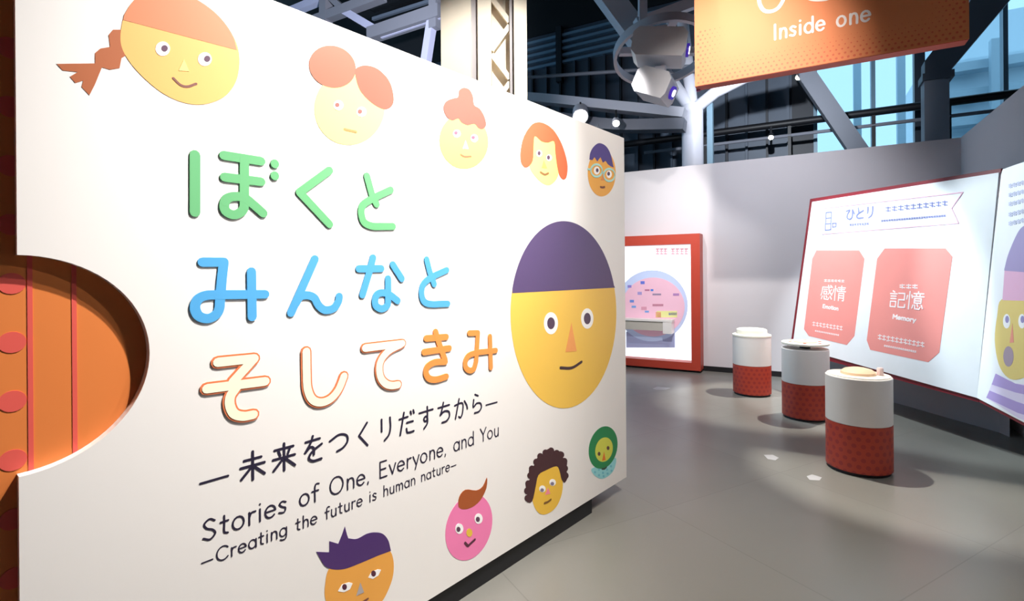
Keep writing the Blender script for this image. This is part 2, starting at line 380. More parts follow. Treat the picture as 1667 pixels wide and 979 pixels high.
for px in (915,):
    mb = MB(); mb.bbox(FB, fa(px) - .08, fa(px) + .08, zt - 1.3, zt + .2, 0, .18); mb.build('louvre_post', RIBD, hw)

GL = glass_material(); FRAME = mat('facade_frame', (104, 132, 150), .4); FRAMED = mat('facade_frame_dark', (44, 54, 66), .4)
aG0, aG1 = fa(1328), fa(1328) + 12
wins = [aG0, fa(1422), fa(1497), fa(1636), fa(1636) + 2.0, fa(1636) + 4.0]
z1 = FB.pix(1422, 163)[1]
for i in range(len(wins) - 1):
    wn = thing('window_%d' % (i + 1), 'tall blue glass facade bay beyond the partition', None, FB.at(wins[i], 0), kind='structure')
    mb = MB(); mb.bbox(FB, wins[i], wins[i + 1], 0, HALL_H, -.02, 0); mb.build('pane', GL, wn)
    wd = .17 if i == 2 else .07
    mb = MB(); mb.bbox(FB, wins[i] - wd / 2, wins[i] + wd / 2, 0, HALL_H, -.1, .1); mb.build('mullion', FRAMED if i == 2 else FRAME, wn)
    for z in (z1 + 2.2, z1 + 4.2):
        mb = MB(); mb.bbox(FB, wins[i], wins[i + 1], z, z + .05, -.05, .05); mb.build('transom', FRAME, wn)
LW = Board(FB.at(-16, 0), HN, (0, 0, 1), HD)                # glazed side of the hall, far left
for i in range(7):
    wn = thing('window_%d' % (i + 6), 'tall glass bay on the far left side of the hall', None, LW.at(i * 3, 0), kind='structure')
    mb = MB(); mb.bbox(LW, i * 3, i * 3 + 3, 0, HALL_H, -.02, 0); mb.build('pane', GL, wn)
    mb = MB(); mb.bbox(LW, i * 3 - .05, i * 3 + .05, 0, HALL_H, -.1, .1); mb.build('mullion', FRAMED, wn)
    for z in (3.2, 6.8): mb = MB(); mb.bbox(LW, i * 3, i * 3 + 3, z, z + .08, -.05, .05); mb.build('transom', FRAMED, wn)
mb = MB(); mb.bbox(FB, -16, 12, HALL_H, HALL_H + .3, -.2, 21.2)
rf_m = mb
HG = mat('hall_grey', (96, 97, 104), .8)
SA = wall_board(0)
for nm, a0, a1, d0, d1 in (('wall_hall_right', 12, 12.2, -8.2, 13), ('wall_hall_rear', -16, 12, -8.2, -8)):
    mb = MB(); mb.bbox(SA, a0, a1, 0, HALL_H, -d1, -d0); struct(mb.build(nm, HG), 'plain grey hall wall out of view')
mb = rf_m
rf = struct(mb.build('ceiling', mat('black_roof', (16, 17, 21), .8)), 'black hall roof high above')
for k in range(7):                                        # roof beams, parallel to the back wall
    B2 = wall_board(6.5 + k * 1.0)
    mb = MB(); mb.bbox(B2, -12, 8, HALL_H - .5, HALL_H - .01, 0, .18); mb.build('roof_beam', DARK, rf)

# ---- building across the street, seen through the glass
EX = wall_board(24.0)
pb = thing('outside_building', 'pale building with stepped ledges seen through the blue glass', 'building', EX.at(12, 0))
OUT = mat('pale_cladding', (214, 226, 232), .7); OUT2 = mat('pale_blue_ledge', (186, 204, 214), .7)  # ledges and piers slightly darker than the cladding
topz = EX.pix(1400, 124)[1]
mb = MB(); mb.bbox(EX, 4, 34, 0, topz, -4, 0); mb.build('wall', OUT, pb)
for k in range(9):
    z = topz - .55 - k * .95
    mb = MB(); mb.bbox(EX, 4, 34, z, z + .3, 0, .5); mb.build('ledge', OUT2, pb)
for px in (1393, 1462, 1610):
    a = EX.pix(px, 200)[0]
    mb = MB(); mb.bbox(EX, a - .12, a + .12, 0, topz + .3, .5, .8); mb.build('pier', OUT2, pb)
mb = MB(); a = EX.pix(1560, 200)[0]; mb.bbox(EX, a, 34, 0, topz + 3.0, -6, -4.1); mb.build('rear_block', OUT, pb)

# ---- handrail in front of the facade
HB = wall_board(12.3)
hr = thing('handrail', 'dark handrail running along the glass facade above the partition', 'railing', HB.at(HB.pix(1300, 200)[0], 3.2))
p0, p1 = HB.W(1120, 222), HB.W(1494, 175); dr = (p1 - p0); dr.z = 0; dr.normalize()
mb = MB(); mb.tube([p0 - dr * 5, p0 + dr * 11], .075, 10); mb.build('top_rail', BLACK, hr)
mb = MB(); mb.tube([p0 - dr * 1 - Vector((0, 0, .26)), p0 + dr * 11 - Vector((0, 0, .26))], .035, 8); mb.build('lower_rail', GSTEEL, hr)
mb = MB(); mb.bbox(HB, -10, 14, 2.6, 3.1, -.35, .05); mb.build('edge_beam', DARK, hr)
for px in (1148, 1285, 1422, 1545, 1660):
    a, b = HB.pix(px, 200); mb = MB(); mb.bbox(HB, a - .03, a + .03, 3.1, p0.z, -.03, .03); mb.build('post', BLACK, hr)

# ---- raking steel columns in front of the facade
CB = wall_board(11.2)
st = thing('raking_column', 'grey steel column with a thick dark brace rising to the right', 'column', CB.at(CB.pix(1524, 300)[0], 0))
a0, a1 = CB.pix(1505, 180)[0], CB.pix(1546, 180)[0]; zj = CB.pix(1524, 118)[1]
mb = MB(); mb.bbox(CB, a0, a1, 0, zj, -.3, 0); mb.build('post', mat('column_grey', (150, 150, 160), .6), st)
DKG = mat('brace_dark_grey', (92, 96, 106), .55)
mb = MB(); mb.prism(CB, [CB.pix(*p) for p in [(1505, 128), (1546, 128), (1546, 116), (1644, 0), (1700, -66), (1610, -66), (1575, 10), (1505, 100)]], -.28, .03); mb.build('brace', DKG, st)
mb = MB(); mb.bbox(CB, a0 - .03, a1 + .06, zj - .12, zj, -.34, .05); mb.build('collar', DKG, st)
st = tag(MB().bar(CB.W(1300, 104), CB.W(1412, 268), .28, .28).build('diagonal_brace', DKG), 'dark diagonal steel brace crossing the window below the orange sign', 'brace')

# ---- white tree-like column and the ring with projectors
TB = wall_board(10.0)
tc_ = thing('branching_column', 'pale round column that branches under the projectors', 'column', TB.at(TB.pix(1128, 300)[0], 0))
p = TB.W(1127, 172); base = Vector((p.x, p.y, 0))
mb = MB(); mb.tube([base, p], .19, 16); mb.build('trunk', STEEL, tc_)
mb = MB(); mb.tube([p - Vector((0, 0, .1)), TB.W(1085, 120)], .11, 12); mb.build('branch', STEEL, tc_)
mb = MB(); mb.tube([p - Vector((0, 0, .1)), TB.W(1165, 150), TB.W(1215, 125), TB.W(1290, 108)], .11, 12); mb.build('branch', STEEL, tc_)
mb = MB(); mb.tube([p - Vector((0, 0, .1)), p + Vector((.0, .5, 1.8))], .11, 12); mb.build('branch', STEEL, tc_)
mb = MB(); a = TB.pix(1150, 220)[0]; mb.bbox(TB, a, a + .1, 0, TB.pix(1150, 165)[1], -.2, -.05); mb.build('drain_pipe', mat('teal_pipe', (96, 122, 138), .5), tc_)

RZ = 6.6; rd = ray(1076, 84); rc = CAM + rd * RZ
rg = thing('lighting_ring', 'white hoop frame hanging among pale roof beams, carrying two projectors', 'frame', rc)
ro, n = .6, 48
mb = MB(); mb.smooth = True
prof = [(ro, -.07), (ro, .05), (ro - .04, .05), (ro - .04, -.07)]
for k in range(n):
    a = 2 * math.pi * k / n; mb.v += [tuple(rc + Vector((r * math.cos(a), r * math.sin(a) * math.cos(R(-18)) - z * math.sin(R(-18)), r * math.sin(a) * math.sin(R(-18)) + z * math.cos(R(-18))))) for r, z in prof]
for k in range(n):
    for j in range(4): mb.f.append((k * 4 + j, k * 4 + (j + 1) % 4, ((k + 1) % n) * 4 + (j + 1) % 4, ((k + 1) % n) * 4 + j))
mb.build('hoop', STEEL, rg)
mb = MB(); mb.bar(rc + Vector((-.53, 0, .0)), rc + Vector((.53, 0, .0)), .1, .08); mb.build('cross_bar', STEEL, rg)
mb = MB(); mb.bar(rc + Vector((0, -.54, .175)), rc + Vector((0, .54, -.175)), .1, .08); mb.build('cross_bar', STEEL, rg)
def at_depth(px, py, z): return CAM + ray(px, py) * z
mb = MB(); mb.bar(at_depth(1052, 78, 7.0), at_depth(950, -60, 7.4), .3, .2, up=(0, 1, 0)); mb.build('hanger_beam', STEEL, rg)
mb = MB(); mb.bar(at_depth(1046, 45, 6.7), at_depth(1046, -90, 6.7), .1); mb.build('hanger_post', STEEL, rg)
mb = MB(); mb.bar(at_depth(1036, 40, 6.75), at_depth(1190, -18, 6.9), .13, .13); mb.build('hanger_arm', STEEL, rg)

PW = mat('projector_white', (198, 197, 202), .45); LENS = mat('projector_lens', (60, 40, 150), .2, emit=.25, ecol=(90, 60, 220))
def projector(c, ax, up, L, Wd, Hh, label):
    ax = Vector(ax).normalized(); sd = ax.cross(Vector(up)).normalized(); u = sd.cross(ax).normalized()
    t = thing('projector', label, 'projector', c, 'projectors on the hoop'); B = Board(c, ax, u, sd)
    mb = MB(); q = .06
    mb.prism(B, [(-L / 2 + q, -Hh / 2), (L / 2 - q * .5, -Hh / 2), (L / 2, -Hh / 2 + q), (L / 2, Hh / 2 - q), (L / 2 - q, Hh / 2), (-L / 2 + q, Hh / 2), (-L / 2, Hh / 2 - q), (-L / 2, -Hh / 2 + q)], -Wd / 2, Wd / 2)
    mb.build('housing', PW, t)
    Bf = Board(c + ax * (L / 2), sd, u, ax)
    mb = MB(); mb.prism(Bf, ellipse(0, -.02, .075, .075), -.01, .03); mb.build('lens_barrel', LENS, t)
    mb = MB(); mb.prism(Bf, ellipse(0, -.02, .04, .04), .03, .036); mb.build('lens', mat('lens_glow', (255, 255, 255), .2, emit=4), t)
    mb = MB(); mb.bar(c + u * (Hh / 2 - .01), c + u * (Hh / 2) + Vector((0, 0, .09)), .07, .12); mb.build('mount', STEEL, t)
    for k in range(4):
        mb = MB(); mb.bbox(B, -L / 2 + .08, -L / 2 + .3, -.08 + k * .045, -.065 + k * .045, -Wd / 2 - .004, -Wd / 2 + .002); mb.build('vent_slot', GSTEEL, t)
    return t
c1 = at_depth(1074, 78, 6.0)
projector(c1, (.93, -.3, -.16), (0, 0, 1), .6, .4, .32, 'upper white projector with a lit lens pointing right')
c2 = at_depth(1067, 141, 6.1)
projector(c2, (.80, -.45, -.42), (0, 0, 1), .42, .4, .3, 'lower white projector tilted down under the hoop')
bt = bpy.data.objects
spot('projector_beam', c1 + Vector((.42, -.13, -.08)), (3.8, 5.75, 1.4), 430, (.84, .95, 1), 54, .3, .03)
spot('projector_beam_lower', c2 + Vector((.26, -.15, -.14)), (3.7, 3.9, 1.4), 330, (.84, .95, 1), 40, .5, .03)

# ---- pale ring beams of the roof and lamp cans hanging on them
BB = wall_board(9.6)
def arcbeam(pts, w_, h_, name, label, m):
    pts = spline(pts, 5); mb = MB()
    for a, b in zip(pts, pts[1:]): mb.bar(BB.W(*a), BB.W(*b), w_, h_)
    return tag(mb.build(name, m), label, 'beam')
arcbeam([(700, 152), (860, 160), (980, 172), (1115, 186)], .3, .17, 'curved_beam', 'upper pale curved roof beam behind the end of the title board', STEEL)
arcbeam([(760, 176), (900, 192), (1000, 205), (1115, 204)], .3, .2, 'curved_beam', 'lower grey curved roof beam that carries two glowing lamps', GSTEEL)
tag(MB().tube([BB.W(700, 134), BB.W(860, 126), BB.W(1040, 114), BB.W(1150, 106)], .035, 8).build('roof_pipe', GSTEEL), 'thin grey pipe crossing the dark hall above the curved beams', 'pipe')
GLOW = mat('lamp_glow', (255, 250, 238), .4, emit=30)
def can(px, py, B, r, label, dark=True):
    p = B.W(px, py); t = thing('lamp_can', label, 'lamp', p, 'small lamps among the roof steel')
    ax = (CAM - p).normalized(); ax.z -= .5; ax.normalize()
    mb = MB(); mb.tube([p - ax * r * 2.4, p], r * 1.25, 14); mb.build('housing', DARK if dark else STEEL, t)
    mb = MB(); mb.tube([p, p + ax * .01], r, 14); mb.build('lens', GLOW, t)
    mb = MB(); mb.bar(p - ax * r * 1.2, p - ax * r * 1.2 + Vector((0, 0, .22)), .03); mb.build('hanger', DARK, t)
L9 = wall_board(9.2)
can(945, 190, L9, .12, 'brightest glowing lamp above the top edge of the title board', False)
can(1003, 201, L9, .055, 'small glowing lamp just right of the brightest lamp', False)
can(1300, 126, wall_board(11.15), .05, 'lamp glowing right under the bottom edge of the orange sign')
can(1255, 224, wall_board(11.9), .045, 'tiny lamp hanging below the handrail on the ribbed wall')

# ---- white roof truss above the title board
XB = wall_board(9.0); tk = crop(440, 0, 5.748)
tr = thing('roof_truss', 'pale steel roof truss seen above the title board', 'truss', XB.W(600, 60))
LAV = mat('lavender_steel', (176, 178, 204), .5)
for nm, pts, w_, m in [('brace', [(200, 110), (560, -40)], .16, LAV), ('post', [(520, -40), (520, 260)], .2, GSTEEL), ('chord', [(420, 200), (1060, -40)], .19, GSTEEL),
                       ('brace', [(690, 100), (1010, 290)], .15, LAV), ('chord', [(940, 330), (1600, 110)], .24, GSTEEL), ('post', [(1540, -40), (1540, 270)], .17, GSTEEL),
                       ('brace', [(1515, 190), (1455, 580)], .15, LAV), ('chord', [(960, 180), (1560, -10)], .06, RIB), ('brace', [(560, -30), (720, 120)], .13, GSTEEL),
                       ('flange', [(560, 165), (1060, -20)], .05, LAV), ('flange', [(1040, 350), (1600, 160)], .05, LAV)]:
    a, b = tk(pts); mb = MB(); mb.bar(XB.W(*a), XB.W(*b), w_ * 1.15, w_ * 1.15); mb.build(nm, m, tr)

# ---- cream built-up column behind the board
PZ = 5.2; PB = Board((0, PZ, 0), (1, 0, 0), (0, 0, 1), (0, -1, 0)); pa = lambda px: PB.pix(px, 100)[0]
cc = thing('lattice_column', 'cream steel lattice column rising behind the title board', 'column', (pa(788), PZ, 0))
H = HALL_H - .55
def cb(nm, x0, x1, d0, d1, m, z0=0, z1=H): mb = MB(); mb.bbox(PB, pa(x0), pa(x1), z0, z1, d0, d1); return mb.build(nm, m, cc)
cb('chord', 718, 767, -.3, 0, CREAM); cb('groove', 767, 778, -.3, -.04, mat('groove_grey', (176, 172, 176), .6)); cb('chord', 778, 800, -.3, 0, CREAM)
cb('web', 800, 830, -.3, -.16, CREAM); cb('groove', 830, 837, -.3, -.05, MATS['groove_grey']); cb('chord', 837, 858, -.3, 0, CREAM)
x0, x1 = pa(800), pa(830); z = .3
while z < H - .4:
    mb = MB(); mb.bar(PB.at(x0, z, -.09), PB.at(x1, z + .25, -.09), .05, .035, up=(0, 1, 0)); mb.build('lacing_bar', CREAM, cc)
    mb = MB(); mb.bar(PB.at(x1, z + .29, -.09), PB.at(x0, z + .54, -.09), .05, .035, up=(0, 1, 0)); mb.build('lacing_bar', CREAM, cc); z += .58

# ================================================================== title board
PU = Vector((.655, .756, 0)).normalized(); PN = Vector((PU.y, -PU.x, 0))
d = ray(1020, 777); t_ = (0.1 - 1.5) / d.z; pe = CAM + d * t_
TBd = Board((pe.x, pe.y, 0), PU, (0, 0, 1), PN)
pz = TBd.pix(1016, 225)[1]
aL = TBd.pix(28, 445)[0]
TH = .032
bd = thing('title_board', 'big white title board with coloured letters, cartoon faces and an orange backing', 'board', TBd.at(aL / 2, 0))
# outline with the half-round notch on the left edge
nt_, nb_ = TBd.pix(24, 415)[1], TBd.pix(36, 776)[1]; nc = (nt_ + nb_) / 2; nr = (nt_ - nb_) / 2
zb = .1
poly = [(aL, zb), (0, zb), (0, pz), (aL, pz)]
arc = [(aL + nr * math.cos(R(90 - 180 * k / 40)), nc + nr * math.sin(R(90 - 180 * k / 40))) for k in range(41)]
mb = MB()
mb.bbox(TBd, aL + nr + .02, 0, zb, pz, -TH, 0)
mb.prism(TBd, [(aL + nr + .02, zb), (aL + nr + .02, pz), (aL, pz)] + arc + [(aL, zb)], -TH, 0)
mb.build('white_panel', WHITE, bd)
mb = MB(); mb.bbox(TBd, aL, -.42, 0, zb, -.3, -.014); mb.build('recessed_kick', BLACK, bd)

ORG = mat('orange_panel', (220, 126, 64), .5, .3); PNK = mat('pink_print', (222, 92, 82), .5, .3)
OB = Board(TBd.at(0, 0, -TH), PU, (0, 0, 1), PN)
mb = MB(); mb.bbox(OB, aL - .9, -.03, .1, pz - .004, -.22, -.001); ob = mb.build('orange_backing', ORG, bd, label='orange backing panel with pink dots behind the round notch')
mb = MB(); mb.bbox(OB, aL - .9, aL - .002, 0, .1, -.22, -.04); mb.build('backing_kick', BLACK, bd)
for px0, px1 in ((47, 52), (119, 124)):
    a = OB.pix((px0 + px1) / 2, 600)[0]; mb = MB(); mb.bbox(OB, a - .005, a + .005, .1, pz - .01, -.001, .0005); mb.build('stripe', PNK, ob)
al = OB.pix(47, 600)[0]; z0 = OB.pix(30, 557)[1]; pit = z0 - OB.pix(33, 652)[1]
for i in range(5):
    for k in range(-7, 11):
        z = z0 + k * pit + (pit / 2 if i % 2 else 0); a = al - .03 - i * .062
        if .14 < z < pz - .06:
            mb = MB(); mb.prism(OB, ellipse(a, z, .026, .026, n=20), -.001, .0004 + .0001 * (i % 2)); mb.build('dot', PNK, ob)

# ---- raised title letters
GRN = mat('letter_green', (106, 180, 122), .45, .5); BLU = mat('letter_blue', (84, 168, 224), .45, .5); ORL = mat('letter_orange', (240, 148, 74), .45, .5)
OUTL = mat('letter_outline', (232, 128, 84), .45); CRM = mat('letter_cream', (252, 246, 216), .45)
def letter(cr, st, r, m, label, inner=None, depth=.0035):
    mb = MB()
    def fn(p): return TBd.pix(*p)
    sp = [(k, cr(p)) for k, p in st]
    strokes(mb, TBd, sp, fn, r, 0, depth); o = mb.build('title_letter', m, bd, label=label)
    if inner:
        mb = MB(); strokes(mb, TBd, sp, fn, inner, depth, depth + .0015); mb.build('letter_fill', CRM, o)
c4 = crop(280, 220, 4.332); cA = crop(300, 400, 6.119); cB = crop(560, 400, 6.119); cC = crop(300, 540, 6.119); cD = crop(560, 530, 6.119); cE = crop(280, 390, 3.423)
rr = .0142
letter(c4, [('l', [(160, 140), (160, 545)]), ('l', [(365, 145), (625, 185)]), ('l', [(370, 298), (625, 330)]), ('l', [(508, 165), (508, 440)]),
            ('c', [(508, 440), (500, 525), (440, 563), (380, 540), (366, 495), (385, 450), (440, 434), (510, 445), (570, 490), (640, 552)]), ('l', [(722, 202), (722, 206)]), ('l', [(722, 286), (722, 290)])], rr, GRN, 'green raised hiragana letter bo')
letter(c4, [('l', [(1108, 250), (898, 405), (1108, 630)])], rr, GRN, 'green raised hiragana letter ku')
letter(c4, [('l', [(1372, 290), (1410, 430), (1440, 488)]), ('c', [(1540, 388), (1410, 450), (1345, 495), (1332, 550), (1352, 615), (1410, 643), (1480, 645), (1555, 645)])], rr, GRN, 'green raised hiragana letter to')
letter(cA, [('l', [(180, 165), (390, 165), (372, 320), (352, 560)]), ('c', [(352, 560), (345, 630), (310, 690), (230, 727), (140, 700), (103, 620), (130, 540), (210, 497), (330, 490)]), ('l', [(330, 490), (800, 485)]), ('l', [(665, 260), (672, 710)])], rr, BLU, 'blue raised hiragana letter mi')
letter(cA, [('l', [(1298, 135), (1060, 670)]), ('c', [(1105, 580), (1150, 510), (1220, 495), (1290, 520), (1330, 590), (1380, 635), (1430, 642), (1490, 620), (1530, 560), (1540, 508)])], rr, BLU, 'blue raised hiragana letter n')
letter(cB, [('l', [(145, 232), (368, 230)]), ('l', [(285, 122), (250, 260), (180, 490)]), ('l', [(482, 190), (572, 330)]), ('c', [(435, 330), (435, 540), (425, 600), (370, 630), (315, 600), (305, 540), (330, 485), (385, 470), (450, 490), (530, 550)])], rr, BLU, 'blue raised hiragana letter na')
letter(cB, [('l', [(820, 140), (850, 260), (895, 385)]), ('c', [(1020, 245), (880, 310), (800, 370), (770, 440), (775, 520), (810, 570), (880, 585), (950, 582), (1030, 580)])], rr, BLU, 'blue raised hiragana letter to')
ro_, ri_ = .0196, .0142
letter(cC, [('l', [(330, 305), (690, 268), (480, 500)]), ('l', [(222, 568), (800, 495)]), ('c', [(520, 545), (455, 640), (448, 730), (490, 815), (580, 842), (682, 826)])], ro_, OUTL, 'cream hiragana letter so with an orange outline', ri_)
letter(cE, [('c', [(745, 625), (747, 740), (752, 830), (778, 890), (825, 908), (880, 888), (925, 835), (955, 762)])], ro_, OUTL, 'cream hiragana letter shi with an orange outline', ri_)
letter(cD, [('l', [(205, 225), (575, 180)]), ('c', [(560, 190), (450, 245), (372, 330), (345, 420), (360, 520), (410, 580), (470, 598), (532, 590)])], ro_, OUTL, 'cream hiragana letter te with an orange outline', ri_ + .0005)
letter(cD, [('l', [(815, 130), (1015, 115)]), ('l', [(795, 266), (1045, 228)]), ('l', [(908, 65), (950, 200), (1003, 345)]), ('c', [(1005, 362), (900, 368), (830, 410), (812, 470), (840, 525), (910, 540), (1015, 510)])], rr, ORL, 'orange raised hiragana letter ki')
letter(cD, [('l', [(1245, 78), (1330, 75), (1322, 200), (1312, 360)]), ('c', [(1312, 360), (1290, 430), (1250, 450), (1210, 420), (1205, 360), (1240, 300), (1320, 270)]), ('l', [(1320, 270), (1508, 250)]), ('l', [(1450, 112), (1458, 420)])], rr * .95, ORL, 'orange raised hiragana letter mi')

# ---- printed lines
INK = ink((40, 34, 56))
def line(txt, p0, p1, cap_px, r, name, gap=0.0):
    """p0 baseline start, p1 baseline end (pixels), cap height from the first pixel pair"""
    a0, b0 = TBd.pix(*p0); a1, b1 = TBd.pix(*p1); size = TBd.pix(p0[0], p0[1] - cap_px)[1] - b0
    wd = width(txt, gap) * size; write(TBd, txt, a0, b0, size, r, 0, .0008, (a1 - a0) / wd, gap, name, INK, bd)
line('未来をつくりだすちから', (388, 789), (787, 681), 49, .0045, 'subtitle_character', .16)
mb = MB()
for q0, q1 in (((326, 788), (371, 775)), ((791, 660), (809, 655))): mb.ribbon(TBd, [TBd.pix(*q0), TBd.pix(*q1)], .0038, 0, .0008)
mb.build('subtitle_dash', INK, bd)
line('Stories of One, Everyone, and You', (329, 883), (813, 709), 33.5, .0032, 'printed_letter', .04)
line('-Creating the future is human nature-', (327, 926), (744, 762), 23, .0024, 'small_printed_letter', .05)

# ---- printed faces
def face(cr, label, col, head, hair=(), eyes=(), nose=None, mouth=None, mcol=(70, 50, 60), extra=()):
    def P(pts): return [TBd.pix(*p) for p in cr(pts)]
    for c_, poly, dz in [e for e in extra if e[2] < .001]:
        mb = MB(); mb.prism(TBd, P(poly), 0, dz); mb.build('neck_print', ink(c_), bd)
    mb = MB(); mb.prism(TBd, P(head), 0, .001); fo = mb.build('printed_face', ink(col), bd, label=label)
    for i, (c_, poly) in enumerate(hair):
        mb = MB(); mb.prism(TBd, P(poly), 0, .0014 + .00003 * i); mb.build('hair', ink(c_), fo)
    for c_, poly, dz in [e for e in extra if e[2] >= .001]:
        mb = MB(); mb.prism(TBd, P(poly), 0, dz); mb.build('marking', ink(c_), fo)
    for wh, pu, pc in eyes:
        mb = MB(); mb.prism(TBd, P(wh), 0, .0018); mb.build('eye', ink((250, 248, 246)), fo)
        mb = MB(); mb.prism(TBd, P(pu), 0, .0022); mb.build('pupil', ink(pc), fo)
    if nose: mb = MB(); mb.prism(TBd, P(nose[1]), 0, .0018); mb.build('nose', ink(nose[0]), fo)
    if mouth:
        mb = MB(); mb.ribbon(TBd, P(spline(mouth[0])), mouth[1], 0, .0018); mb.build('mouth', ink(mcol), fo)
    return fo
E_ = ellipse
def eye(x, y, rx, ry, px, py, prx, pry, pc=(92, 62, 84)): return (E_(x, y, rx, ry, n=24), E_(px, py, prx, pry, n=18), pc)
f1 = crop(0, 0, 3.917)
top1 = [(1480, 220), (1400, 110), (1290, 20), (1150, -50), (1000, -60), (880, -20), (800, 80)]
BRN = (176, 100, 62)
head1 = closed([(770, 200), (775, 300), (830, 400), (920, 500), (1030, 590), (1140, 645), (1250, 668), (1350, 655), (1440, 610), (1500, 530), (1525, 430), (1520, 320)] + top1)
braid = [(785, 190), (720, 190), (692, 225), (702, 300), (640, 310), (606, 340), (606, 405), (360, 408), (400, 450), (495, 460), (445, 490), (480, 530), (530, 515), (520, 555), (570, 608), (605, 540), (650, 430), (700, 445), (762, 435), (775, 370), (808, 352), (790, 280)]
face(f1, 'tan face with a brown cap of hair and a side braid', (240, 180, 105), head1,
     [((205, 130, 92), [(784, 128), (1510, 320)] + spline([(1510, 320)] + top1 + [(784, 128)])[1:-1])],  # cap paler than the braid: lamp glare put into its colour
     [eye(1037, 312, 46, 46, 1048, 310, 21, 21), eye(1305, 378, 44, 44, 1320, 376, 20, 20)], ((245, 215, 130), [(1172, 378), (1138, 452), (1206, 456)]),
     ([(1105, 500), (1150, 542), (1195, 553), (1250, 535)], .0034), (130, 85, 75), [(BRN, braid, .0009)])
f2 = crop(400, 0, 3.917)
face(f2, 'pale yellow face with two round brown hair lobes', (238, 218, 132), E_(662, 688, 224, 238, 12),
     [((164, 94, 68), E_(552, 426, 152, 132, 22)), ((158, 86, 62), closed([(700, 440), (760, 418), (840, 440), (910, 510), (940, 600), (935, 670), (880, 698), (800, 655), (730, 580), (700, 490)]))],
     [eye(590, 672, 32, 32, 582, 670, 14, 14, (150, 90, 80)), eye(737, 714, 32, 32, 727, 712, 14, 14, (150, 90, 80))], None, ([(630, 825), (668, 834), (702, 842)], .0045), (190, 140, 80))
f3 = crop(680, 120, 4.575)
face(f3, 'yellow face with brown hair in a topknot', (226, 216, 104), E_(343, 505, 182, 205, -6),
     [((150, 80, 60), closed([(190, 250), (215, 205), (260, 185), (300, 175), (305, 130), (340, 105), (385, 120), (410, 170), (420, 235), (460, 260), (495, 320), (508, 385), (480, 415), (450, 405), (420, 375), (370, 385), (325, 365), (300, 335), (255, 350), (210, 315)], 3))],
     [eye(290, 447, 28, 30, 283, 441, 13, 13, (150, 85, 110)), eye(420, 482, 27, 30, 412, 476, 13, 13, (150, 85, 110))], ((240, 205, 205), [(355, 495), (333, 560), (378, 562)]),
     ([(320, 603), (348, 618), (395, 617)], .0042), (165, 110, 70))
face(f3, 'lime face with long orange hair', (236, 232, 128), closed([(865, 460), (1020, 490), (1040, 640), (1045, 760), (990, 828), (930, 818), (870, 760), (832, 690), (850, 600)]),
     [((206, 98, 56), closed([(765, 640), (768, 560), (790, 470), (840, 390), (890, 362), (950, 375), (1010, 420), (1060, 500), (1095, 590), (1115, 690), (1105, 775), (1075, 785), (1045, 730), (1025, 600), (1015, 505), (970, 515), (920, 505), (870, 467), (861, 560), (855, 650), (820, 695), (785, 690)], 3))],
     [eye(903, 595, 22, 26, 902, 593, 11, 16), eye(977, 627, 21, 25, 972, 625, 11, 16)], ((244, 178, 96), [(938, 645), (922, 702), (962, 706)]),
     ([(913, 735), (945, 752), (972, 742)], .006), (150, 105, 60))
face(f3, 'tan face with short purple hair and pale round glasses', (238, 172, 76), E_(1370, 740, 104, 175),
     [((84, 68, 134), [(1278, 640)] + spline([(1278, 640), (1285, 590), (1310, 545), (1350, 518), (1400, 540), (1435, 600), (1458, 700)])[1:] + [(1435, 690), (1415, 675), (1398, 650), (1378, 664), (1360, 622), (1336, 655), (1316, 622), (1300, 645)])],
     [eye(1332, 722, 22, 30, 1335, 720, 10, 15), eye(1424, 750, 20, 28, 1420, 746, 10, 15)], ((225, 140, 70), [(1376, 755), (1362, 795), (1394, 797)]),
     ([(1360, 845), (1375, 848), (1390, 845)], .007), (130, 80, 60))
mb = MB()
for cx, cy in ((1330, 722), (1425, 755)): mb.ribbon(TBd, [TBd.pix(*p) for p in f3(E_(cx, cy, 42, 46, n=28) + E_(cx, cy, 42, 46, n=28)[:1])], .0065, 0, .0026)
mb.ribbon(TBd, [TBd.pix(*p) for p in f3([(1268, 712), (1290, 715)])], .006, 0, .0026); mb.ribbon(TBd, [TBd.pix(*p) for p in f3([(1370, 735), (1388, 742)])], .006, 0, .0026)
mb.build('printed_glasses', ink((176, 222, 214)), bd)
f4 = crop(800, 340, 2.879)
hd = E_(337, 490, 248, 432, 0, 72, 446)
face(f4, 'largest yellow face with a flat purple cap of hair', (240, 194, 84), hd,
     [((88, 70, 112), [(97, 396)] + [p for p in E_(337, 490, 248, 432, 0, 144) if p[1] < 383 + (338 - p[0]) * .05][::1] + [(579, 370)])],
     [eye(278, 537, 33, 52, 278, 537, 18, 28, (84, 62, 84)), eye(448, 515, 29, 48, 448, 515, 16, 27, (84, 62, 84))], ((238, 158, 88), [(374, 535), (346, 672), (399, 668)]),
     ([(322, 746), (375, 746), (422, 718)], .0085), (70, 48, 50))
f5 = crop(680, 660, 3.069)
face(f5, 'pink face with one swooping brown lock', (242, 128, 178), E_(255, 610, 112, 170, 16),
     [((166, 84, 40), closed([(204, 510), (206, 460), (238, 422), (292, 426), (325, 405), (345, 362), (342, 415), (312, 475), (270, 510), (232, 520)], 3))],
     [eye(207, 617, 20, 26, 202, 620, 10, 13), eye(303, 567, 20, 26, 299, 570, 10, 13)], ((230, 190, 70), E_(257, 637, 15, 21, n=20)), ([(235, 688), (250, 702), (262, 692), (284, 672)], .0062), (90, 40, 60))
